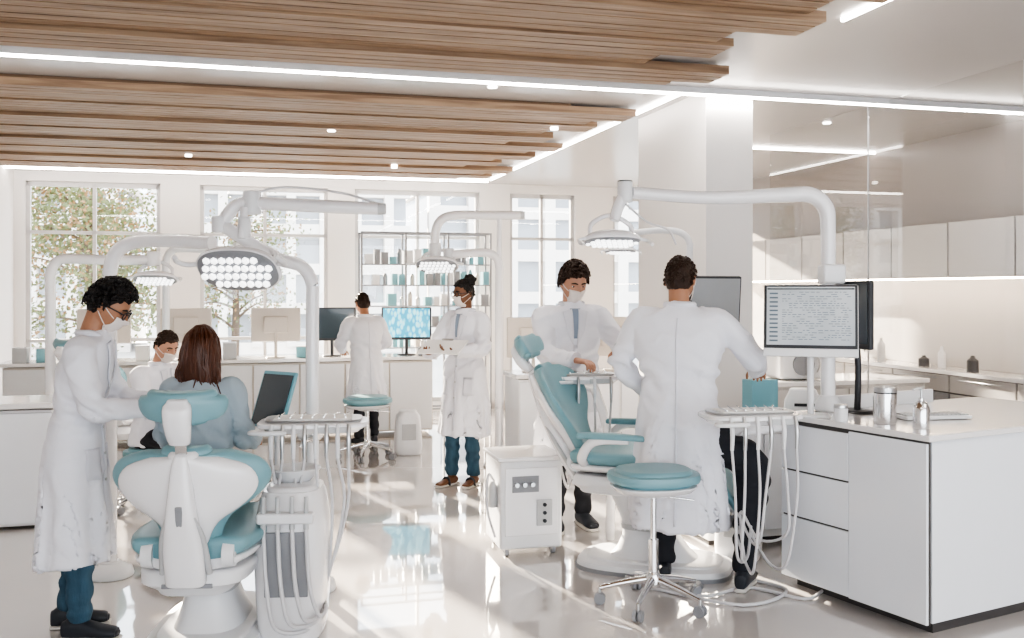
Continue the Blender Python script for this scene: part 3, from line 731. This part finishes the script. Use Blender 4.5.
def delivery(loc,yaw,w,d,hosebase,n=5,arm=None,zb=.3,seed=1):
    rnd=random.Random(seed)
    P=empty('dental_instrument_tray',loc,R(yaw))
    add('tray_body',P,WHITE,g_loft([(0,0,-.05,w/2*.85,d/2*.8),(0,0,-.02,w/2,d/2),(0,0,0,w/2,d/2)],40,.45,.008))
    add('tray_lip',P,STEEL,g_loft([(0,.01,0,w/2*.86,d/2*.72),(0,.01,.012,w/2*.88,d/2*.75)],40,.45))
    add('tray_liner',P,PAPER,g_box((0,.01,.014),(w*.7,d*.55,.004)),smooth=False)
    for i in range(7):
        x=-w*.3+i*w*.1
        add('instrument',P,CHROME,g_tube([(x,-d*.2,.021),(x+rnd.uniform(-.01,.01),d*.1,.023),(x+.01,d*.24,.03)],[.004,.003,.0015],8,3))
    add('control_panel',P,LGREY,g_box((w*.2,-d*.5,-.028),(w*.3,.012,.03)),bev=.003)
    add('grip',P,WHITE2,g_tube([(-w*.42,-d*.42,-.03),(-w*.52,-d*.62,-.03),(-w*.42,-d*.7,-.03),(-w*.2,-d*.68,-.03)],.011,10,4))
    hb=V(hosebase)
    for i in range(n):
        x=-w*.34+i*w*.68/(n-1)
        add('handpiece',P,STEEL if i%2 else WHITE2,g_tube([(x,-d*.5,-.0),(x,-d*.5-.02,-.07),(x,-d*.5-.015,-.16)],[.009,.012,.009],10,3))
        zz=zb-loc[2]+rnd.uniform(-.10,.14)
        e=hb+V((rnd.uniform(-.05,.05),rnd.uniform(-.05,.05),0))
        p0=V((x,-d*.5-.015,-.16)); xm=x*.75+e.x*.25
        add('hose',P,HOSE,g_tube([p0,(x+rnd.uniform(-.03,.03),-d*.5,-.40),(xm+rnd.uniform(-.05,.05),-d*.45,zz+.08),((xm+e.x)/2,(-d*.4+e.y)/2,zz),(e.x,e.y,zz+.10),(e.x,e.y,e.z)],.0075,8,7))
    if arm: add('support_arm',P,WHITE,g_tube(arm,.03,14,5))
    return P
delivery((-.99,4.85,1.00),6,.54,.34,(-.12,.12,-.55),8,arm=[(0,.05,-.05),(.0,.2,-.10),(-.06,.40,-.14),(-.11,.47,-.14)],zb=.16,seed=3)
delivery((1.22,4.98,1.02),10,.50,.32,(.10,.30,-.70),6,arm=[(0,.05,-.05),(.02,.2,-.12),(.28,.30,-.12),(.33,.32,-.12)],zb=.24,seed=5)
U=empty('dental_unit_cabinet',(-1.06,4.72,0),R(4))
add('body',U,WHITE,g_loft([(0,0,.0,.15,.22),(0,0,.10,.16,.23),(0,0,.45,.175,.24),(0,0,.66,.15,.20),(0,0,.72,.12,.17)],36,.6,.02,None,2))
add('bowl',U,WHITE2,g_loft([(0,.04,.70,.05,.05),(0,.04,.74,.10,.10),(0,.04,.78,.125,.125),(0,.04,.785,.115,.115),(0,.04,.75,.06,.06)],32,1))
add('spout',U,CHROME,g_tube([(.09,.10,.74),(.09,.10,.88),(.05,.07,.91),(.02,.05,.88)],.008,10,4))
add('side_panel',U,GREY,g_box((0,-.235,.38),(.20,.012,.30)),bev=.005)
add('suction_holder',U,WHITE2,g_box((.0,-.25,.60),(.26,.06,.05)),bev=.012)
for i in range(4):
    x=-.10+i*.065
    add('suction_tip',U,LGREY,g_tube([(x,-.26,.70),(x,-.26,.55)],[.010,.013],10,1))
    add('suction_hose',U,HOSE,g_tube([(x,-.26,.55),(x+.02,-.29,.3),(x+.06,-.28,.10+.02*i),(x*.4+.14,-.20,.07+.03*i),(.155,-.05,.15)],.010,8,6))
def unit(loc,yaw):
    B2=empty('dental_unit_cabinet',loc,R(yaw))
    add('body',B2,WHITE2,g_loft([(0,0,0,.13,.16),(0,0,.1,.14,.17),(0,0,.38,.12,.15),(0,0,.44,.09,.12)],32,.6,.02,None,2))
    add('panel',B2,LGREY,g_box((0,-.165,.24),(.14,.02,.16)),bev=.005)
unit((1.40,6.0,0),-20); unit((-1.05,9.8,0),10); unit((-2.9,9.2,0),0)

def stool(loc,yaw,zs=.63,wx=.235,wy=.20):
    S=empty('dentist_stool',loc,R(yaw))
    add('seat',S,AQUA,g_loft([(0,0,zs,wx*.85,wy*.85),(0,0,zs+.025,wx,wy),(0,0,zs+.065,wx,wy),(0,0,zs+.09,wx*.85,wy*.85)],40,.8,.02,None,3))
    add('seat_pan',S,WHITE,g_loft([(0,0,zs-.05,.10,.10),(0,0,zs-.025,.20,.17),(0,0,zs+.005,wx*.95,wy*.95)],40,.8,.006))
    add('gas_lift',S,CHROME,[g_cyl((0,0,.25),(0,0,zs-.03),.016),g_cyl((0,0,.12),(0,0,zs*.55),.026)])
    add('lever',S,CHROME,g_tube([(0,0,zs-.055),(.12,-.04,zs-.065),(.2,-.06,zs-.075)],.006,8,3))
    add('hub',S,CHROME,g_loft([(0,0,.10,.04,.04),(0,0,.15,.045,.045),(0,0,.18,.03,.03)],20,1,.006))
    for i in range(5):
        a=R(20+72*i); c,s=math.cos(a),math.sin(a)
        add('leg_%d'%(i+1),S,CHROME,g_tube([(c*.03,s*.03,.14),(c*.16,s*.16,.115),(c*.28,s*.28,.085)],[.022,.017,.013],12,4))
        add('caster_stem',S,STEEL,g_cyl((c*.28,s*.28,.05),(c*.28,s*.28,.09),.008))
        for q in (-1,1):
            o=V((-s,c,0))*.014*q; add('caster_wheel',S,GREY,g_cyl(V((c*.28,s*.28,.03))+o-V((-s,c,0))*.009,V((c*.28,s*.28,.03))+o+V((-s,c,0))*.009,.03,n=20))
stool((.74,5.08,0),10); stool((-2.72,7.35,0),0,.38,.2,.2); stool((-1.42,9.55,0),30,.52)

C=empty('mobile_equipment_cabinet',(.07,6.22,0),R(14))
add('body',C,WHITE2,g_box((0,0,.32),(.40,.42,.55)),bev=.02)
add('top',C,COUNTER,g_box((0,0,.605),(.43,.45,.025)),bev=.008)
add('front_panel',C,WHITE,g_box((.0,-.213,.34),(.34,.012,.42)),bev=.006)
add('recess',C,GREY,g_box((-.04,-.221,.45),(.17,.008,.10)),bev=.003)
add('port_panel',C,LGREY,g_box((.08,-.222,.27),(.10,.01,.16)),bev=.003)
for i in range(3):
    add('knob',C,STEEL,g_cyl((-.10+.05*i,-.225,.45),(-.10+.05*i,-.250,.45),.014,n=16))
    add('port',C,DARK,g_cyl((.08,-.225,.22+.05*i),(.08,-.236,.22+.05*i),.012,n=14))
add('tube_bottle',C,LGREY,g_loft([(-.225,-.12,.30,.03,.03),(-.225,-.12,.42,.03,.03),(-.225,-.12,.46,.012,.012)],16,1))
add('side_hose',C,HOSE,g_tube([(-.215,-.12,.46),(-.26,-.14,.5),(-.27,-.16,.3),(-.22,-.16,.12)],.008,8,5))
for x in (-1,1):
    for y in (-1,1): add('caster',C,GREY,g_cyl((x*.15-.012,y*.16,.027),(x*.15+.012,y*.16,.027),.027,n=18))

f=V((-.46,.85,0)).normalized(); ang=math.atan2(-f.x,f.y)
I=empty('dental_storage_island',(1.98,4.60,0),ang)
DEP=1.7
LEN=V((.46,.85)).length
add('plinth',I,GAP,g_box((DEP/2+.04,LEN/2,.03),(DEP-.06,LEN-.08,.06)),smooth=False)
add('carcass',I,DRAW,g_box((DEP/2+.012,LEN/2,.495),(DEP-.024,LEN-.01,.87)),bev=.004)
add('worktop',I,COUNTER,g_box((DEP/2-.005,LEN/2,.946),(DEP+.03,LEN+.03,.032)),bev=.006)
dw=LEN*.50
add('door',I,DRAW,g_box((-.004,dw/2+.004,.488),(.02,dw-.008,.862)),bev=.003)
zz=.057
for i,h in enumerate((.345,.25,.255)):
    add('drawer_%d'%(i+1),I,DRAW,g_box((-.004,dw+(LEN-dw)/2,zz+h/2),(.02,LEN-dw-.008,h-.008)),bev=.003)
    zz+=h+.002
add('reveal',I,GAP,g_box((.006,LEN/2,.495),(.012,LEN-.012,.868)),smooth=False)
add('upstand',I,WHITE2,g_box((.75,LEN-.03,1.0),(.9,.03,.08)),bev=.006)
K=empty('steel_canister',(1.93,5.02,.962))
add('body',K,CHROME,g_loft([(0,0,0,.054,.054),(0,0,.16,.056,.056)],32,1,.004)); add('lid',K,STEEL,g_loft([(0,0,.16,.058,.058),(0,0,.185,.056,.056),(0,0,.195,.03,.03)],32,1,.003)); add('band',K,DARK,g_cyl((0,0,.155),(0,0,.16),.0565))
K=empty('soap_pump_bottle',(2.04,4.84,.962))
add('body',K,CHROME,g_loft([(0,0,0,.040,.040),(0,0,.10,.040,.040),(0,0,.125,.028,.028),(0,0,.135,.013,.013),(0,0,.15,.013,.013)],28,1,.003))
add('pump',K,STEEL,[g_cyl((0,0,.15),(0,0,.195),.005),g_tube([(0,0,.195),(-.02,-.005,.198),(-.045,-.01,.192)],[.007,.006,.005],10,3)])
def jar(name,loc,r,h,mt,lid=STEEL):
    K=empty(name,loc); add('body',K,mt,g_loft([(0,0,0,r,r),(0,0,h,r*1.03,r*1.03)],24,1,.003)); add('lid',K,lid,g_loft([(0,0,h,r*1.06,r*1.06),(0,0,h+.02,r*1.0,r*1.0)],24,1,.003))
jar('cotton_jar',(1.72,5.08,.962),.035,.07,WHITE2); jar('cotton_jar',(2.02,5.32,.962),.04,.09,LGREY)
def monitor(loc,yaw,w,h,scr,back,tilt=0,stand=.2,name='computer_monitor',text=False,bezel=None,neck=True):
    P=empty(name,loc,R(yaw))
    m=M.Translation((0,0,stand+h/2))@M.Rotation(R(tilt),4,'X')
    add('housing',P,back,xf(g_box((0,.018,0),(w,.03,h)),m),bev=.010)
    add('back_bulge',P,back,xf(g_box((0,.045,0),(w*.5,.035,h*.5)),m),bev=.015)
    add('bezel',P,bezel or (DARK if back is DARK else LGREY),xf(g_box((0,.002,0),(w*.985,.008,h*.98)),m),bev=.003)
    add('screen',P,scr,xf(g_box((0,-.003,.008),(w*.93,.004,h*.88)),m),smooth=False)
    if text:
        add('chin',P,WHITE2,xf(g_box((0,-.004,-h*.5-.012),(w*1.0,.03,.045)),m),bev=.006)
        rnd=random.Random(2); g=[]
        for i in range(22):
            x=-w*.30; z=h*.38-i*h*.034
            while x<w*.40:
                ww=rnd.uniform(.008,.03)
                if rnd.random()<.7: g.append(xf(g_box((x+ww/2,-.006,z),(ww,.001,h*.008)),m))
                x+=ww+.008
        for i in range(12): g.append(xf(g_box((-w*.39,-.006,h*.36-i*h*.065),(w*.09,.001,h*.025)),m))
        add('screen_text',P,SCRTXT,g,smooth=False)
        add('screen_header',P,SCROFF,xf(g_box((0,-.006,h*.43),(w*.92,.001,h*.025)),m),smooth=False)
    if neck:
        add('neck',P,back,g_tube([(0,.06,.01),(0,.065,stand*.7),(0,.045,stand+h*.4)],.018,12,4))
        add('foot',P,back,g_loft([(0,.06,0,.11,.08),(0,.06,.014,.10,.07)],28,.7,.004))
    return P
monitor((1.61,5.24,.962),-18,.49,.36,TEXT,WHITE2,-8,.36,text=True,bezel=DARK)
monitor((1.89,5.46,.962),-74,.38,.38,SCROFF,DARK,0,.36)
monitor((1.32,6.30,.78),24,.40,.38,SCRGREY,DARK,4,.58)
def kboard(loc,yaw):
    K=empty('keyboard',loc,R(yaw)); add('base',K,WHITE2,g_box((0,0,.012),(.38,.14,.018)),bev=.005)
    g=[g_box((-.17+.026*i,-.045+.03*j,.025),(.021,.022,.008)) for i in range(14) for j in range(4)]
    add('keys',K,LGREY,g,smooth=False)
kboard((2.25,5.20,.962),10)
W=empty('work_counter',(1.75,6.62,0),TH)
add('cabinet',W,WHITE2,g_box((0,0,.39),(1.15,.5,.70)),bev=.006); add('plinth',W,GAP,g_box((0,.02,.02),(1.1,.44,.04)),smooth=False)
add('worktop',W,COUNTER,g_box((0,0,.76),(1.2,.55,.04)),bev=.006)
for i in range(3): add('drawer',W,DRAW,g_box((-.38+.38*i,-.255,.40),(.36,.02,.62)),bev=.003)
T1=empty('glove_box',(1.64,6.42,.78),R(20))
add('box',T1,TEAL,g_box((0,0,.14),(.20,.12,.28)),bev=.004); add('tissue',T1,PAPER,g_loft([(0,0,.28,.05,.015),(.01,0,.31,.03,.02),(0,0,.335,.04,.01)],14,1,0,None,2))
T2=empty('label_printer',(1.98,6.6,.78),R(-10)); add('body',T2,WHITE2,g_loft([(0,0,0,.13,.11),(0,0,.12,.12,.10),(0,.02,.20,.09,.07)],32,.5,.02)); add('slot',T2,DARK,g_box((0,-.102,.10),(.14,.012,.02)),bev=.002)
W=empty('work_counter',(2.9,8.9,0),TH)
add('cabinet',W,CAB,g_box((0,0,.42),(1.6,.6,.78)),bev=.006); add('worktop',W,COUNTER,g_box((0,0,.83),(1.66,.66,.04)),bev=.006)
for i in range(4): add('door',W,CAB,g_box((-.6+.4*i,-.305,.42),(.38,.02,.72)),bev=.003)
T3=empty('autoclave',(2.55,8.80,.85),R(10)); add('body',T3,WHITE2,g_box((0,0,.14),(.42,.38,.27)),bev=.03); add('door',T3,GREY,g_cyl((0,-.19,.14),(0,-.21,.14),.10)); add('handle',T3,STEEL,g_tube([(.13,-.2,.07),(.14,-.23,.14),(.13,-.2,.21)],.008,8,4))
T4=empty('sink_faucet',(3.2,8.95,.85)); add('spout',T4,CHROME,g_tube([(0,0,0),(0,0,.24),(0,-.05,.31),(0,-.13,.30),(0,-.15,.24)],.012,12,5)); add('lever',T4,CHROME,g_tube([(.03,0,.03),(.09,0,.07)],.008,8,1))

W=empty('work_counter',ruv(-.2,11.3),TH)
add('cabinet',W,OFFW,g_box((0,0,.44),(4.5,.5,.80)),smooth=False); add('worktop',W,COUNTER,g_box((0,0,.87),(4.6,.6,.04)),bev=.006)
for i in range(9): add('door',W,WHITE2,g_box((-2.0+.5*i,-.26,.44),(.48,.02,.76)),bev=.003)
for u,scr,bk,yw in ((-.66,SCRGREY,OFFW,195),(-1.5,SCRGREY,OFFW,200),(.30,SCRGREY,OFFW,192),(.92,SCROFF,DARK,8),(1.78,XRAY,DARK,6)):
    monitor(ruv(u,11.25,.89),yw,.58 if scr is XRAY else .54,.38,scr,bk,0,.18)
rnd=random.Random(11)
for i,u in enumerate((-2.3,-2.1,-1.1,-.9,-.2,.6,1.35,2.0)):
    K=empty('supply_box',ruv(u,11.15+.1*(i%2),.89),TH+rnd.uniform(-.3,.3)); h=rnd.uniform(.08,.2)
    add('box',K,(LGREY,TEAL,PAPER,GREY)[i%4],g_box((0,0,h/2),(.14,.11,h)),bev=.004); add('lid',K,WHITE2,g_box((0,0,h+.006),(.145,.115,.012)),bev=.003)
G=empty('glass_supply_shelving',ruv(2.25,12.65),TH)
fr=[]
for x in (-.85,-.28,.28,.85):
    for y in (-.15,.15): fr.append(g_box((x,y,1.2),(.025,.025,2.4)))
for z in (.10,2.39): fr+= [g_box((0,y,z),(1.72,.025,.025)) for y in(-.15,.15)]
add('frame',G,GREY,fr,smooth=False)
it={0:[],1:[],2:[],3:[]}; rnd=random.Random(5)
for z in (.9,1.17,1.44,1.71,1.98):
    add('shelf',G,GLASS2,g_box((0,0,z),(1.70,.30,.010)),smooth=False)
    add('shelf_edge',G,GREY,g_box((0,-.155,z),(1.70,.01,.016)),smooth=False)
    x=-.80
    while x<.78:
        w_=rnd.uniform(.05,.13); h=rnd.uniform(.09,.22); k=rnd.randrange(4)
        if rnd.random()<.92:
            it[k].append(g_box((x+w_/2,0,z+.006+h/2),(w_*.9,.16,h)) if rnd.random()<.55 else g_loft([(x+w_/2,0,z+.006,.03,.03),(x+w_/2,0,z+h*.75,.03,.03),(x+w_/2,0,z+h,.012,.012)],14))
        x+=w_+.015
for k,mt in enumerate((WHITE2,TEAL,GREY,OFFW)):
    add('supplies',G,mt,it[k],smooth=False)
W=empty('work_counter',(.72,9.4,0),TH)
add('cabinet',W,WHITE2,g_box((0,0,.42),(1.5,.5,.80)),bev=.006); add('worktop',W,COUNTER,g_box((0,0,.85),(1.56,.56,.04)),bev=.006)
for i in range(3): add('door',W,DRAW,g_box((-.5+.5*i,-.255,.42),(.48,.02,.76)),bev=.003)
monitor((.18,9.3,.87),200,.5,.38,SCRGREY,OFFW,0,.14)
monitor((.98,9.5,.87),190,.5,.38,SCRGREY,OFFW,0,.14)
W=empty('work_counter',(-3.6,6.9,0),TH)
add('cabinet',W,WHITE2,g_box((0,0,.42),(.7,.5,.80)),bev=.006); add('worktop',W,COUNTER,g_box((0,0,.85),(.76,.56,.04)),bev=.006)
for i in range(2): add('drawer',W,DRAW,g_box((-.18+.36*i,-.255,.42),(.34,.02,.76)),bev=.003)
delivery((.46,6.28,1.10),4,.46,.28,(-.05,.2,-.7),4,arm=[(0,.05,-.05),(.1,.12,-.12),(.2,.14,-.5),(.2,.14,-1.1)],zb=.45,seed=9)
K=empty('clipboard',(-.56,7.84,1.19),R(-20)); add('board',K,PAPER,g_box((0,0,0),(.36,.24,.010),(R(24),0,0)),bev=.002); add('clip',K,STEEL,g_box((0,.10,.054),(.10,.02,.012),(R(24),0,0)),bev=.003)
K=empty('bedside_tablet',(-1.24,5.06,0),R(-35))
add('screen',K,SCROFF,g_box((0,-.013,1.08),(.22,.004,.27),(R(-20),0,0)),smooth=False); add('housing',K,TEAL,g_box((0,0,1.08),(.25,.02,.30),(R(-20),0,0)),bev=.008)
add('stem',K,WHITE2,g_tube([(0,.02,.05),(0,.02,.6),(0,.02,1.04)],.014,10,3)); add('foot',K,WHITE2,g_loft([(0,.02,0,.10,.10),(0,.02,.05,.05,.05)],20,1,.008))
fl=empty('floor_cables',(1.2,5.0,0))
add('cable',fl,HOSE,[g_tube([(-.55,.55,.012),(-.2,.2,.012),(.1,.35,.012),(.35,.15,.012),(.5,.3,.012)],.009,8,6),g_tube([(-.45,.35,.012),(0,.05,.012),(.3,.3,.012),(.1,.55,.012)],.009,8,6)])

# ------------------------------------------------------------------ light, world, camera
w=bpy.data.worlds.new('World'); SC.world=w; w.use_nodes=True
bg=w.node_tree.nodes['Background']; bg.inputs[0].default_value=(.90,.95,1,1); bg.inputs[1].default_value=4.0
sd=bpy.data.lights.new('sun','SUN'); sd.energy=36; sd.angle=R(1.0); sd.color=(1,.84,.66)
so=bpy.data.objects.new('sun',sd); SC.collection.objects.link(so); so.rotation_euler=V((.50,-.85,-.315)).to_track_quat('-Z','Y').to_euler()
def area(u,v,z,sx,sy,e,col=(1,.94,.87)):  # area lamps added under the ceiling to fill the room
    d=bpy.data.lights.new('ceiling_fill','AREA'); d.shape='RECTANGLE'; d.size=sx; d.size_y=sy; d.energy=e; d.color=col
    o=bpy.data.objects.new('ceiling_fill_lamp',d); SC.collection.objects.link(o); o.location=ruv(u,v,z); o.rotation_euler=(0,0,TH)
area(1.8,6.459,3.058,9.0,.014,50)  # lies along the modelled LED strip and adds to its output
area(4.8,2.0,3.08,1.5,2.4,35)  # added fill out of frame on the right, no panel fitting there
area(.8,.6,3.02,2.5,2.0,30)  # added fill above the camera, out of frame, not a real ceiling panel

bpy.data.scenes.remove(TMP)
cd=bpy.data.cameras.new('cam'); co=bpy.data.objects.new('camera',cd); SC.collection.objects.link(co)
co.location=(0,0,1.65); co.rotation_euler=(R(90),0,0); cd.sensor_width=36; cd.lens=971/1024*36; cd.shift_y=-29/1024; cd.clip_end=200
SC.camera=co
SC.view_settings.view_transform='AgX'
try: SC.view_settings.look='AgX - High Contrast'
except Exception: pass
SC.view_settings.exposure=.25
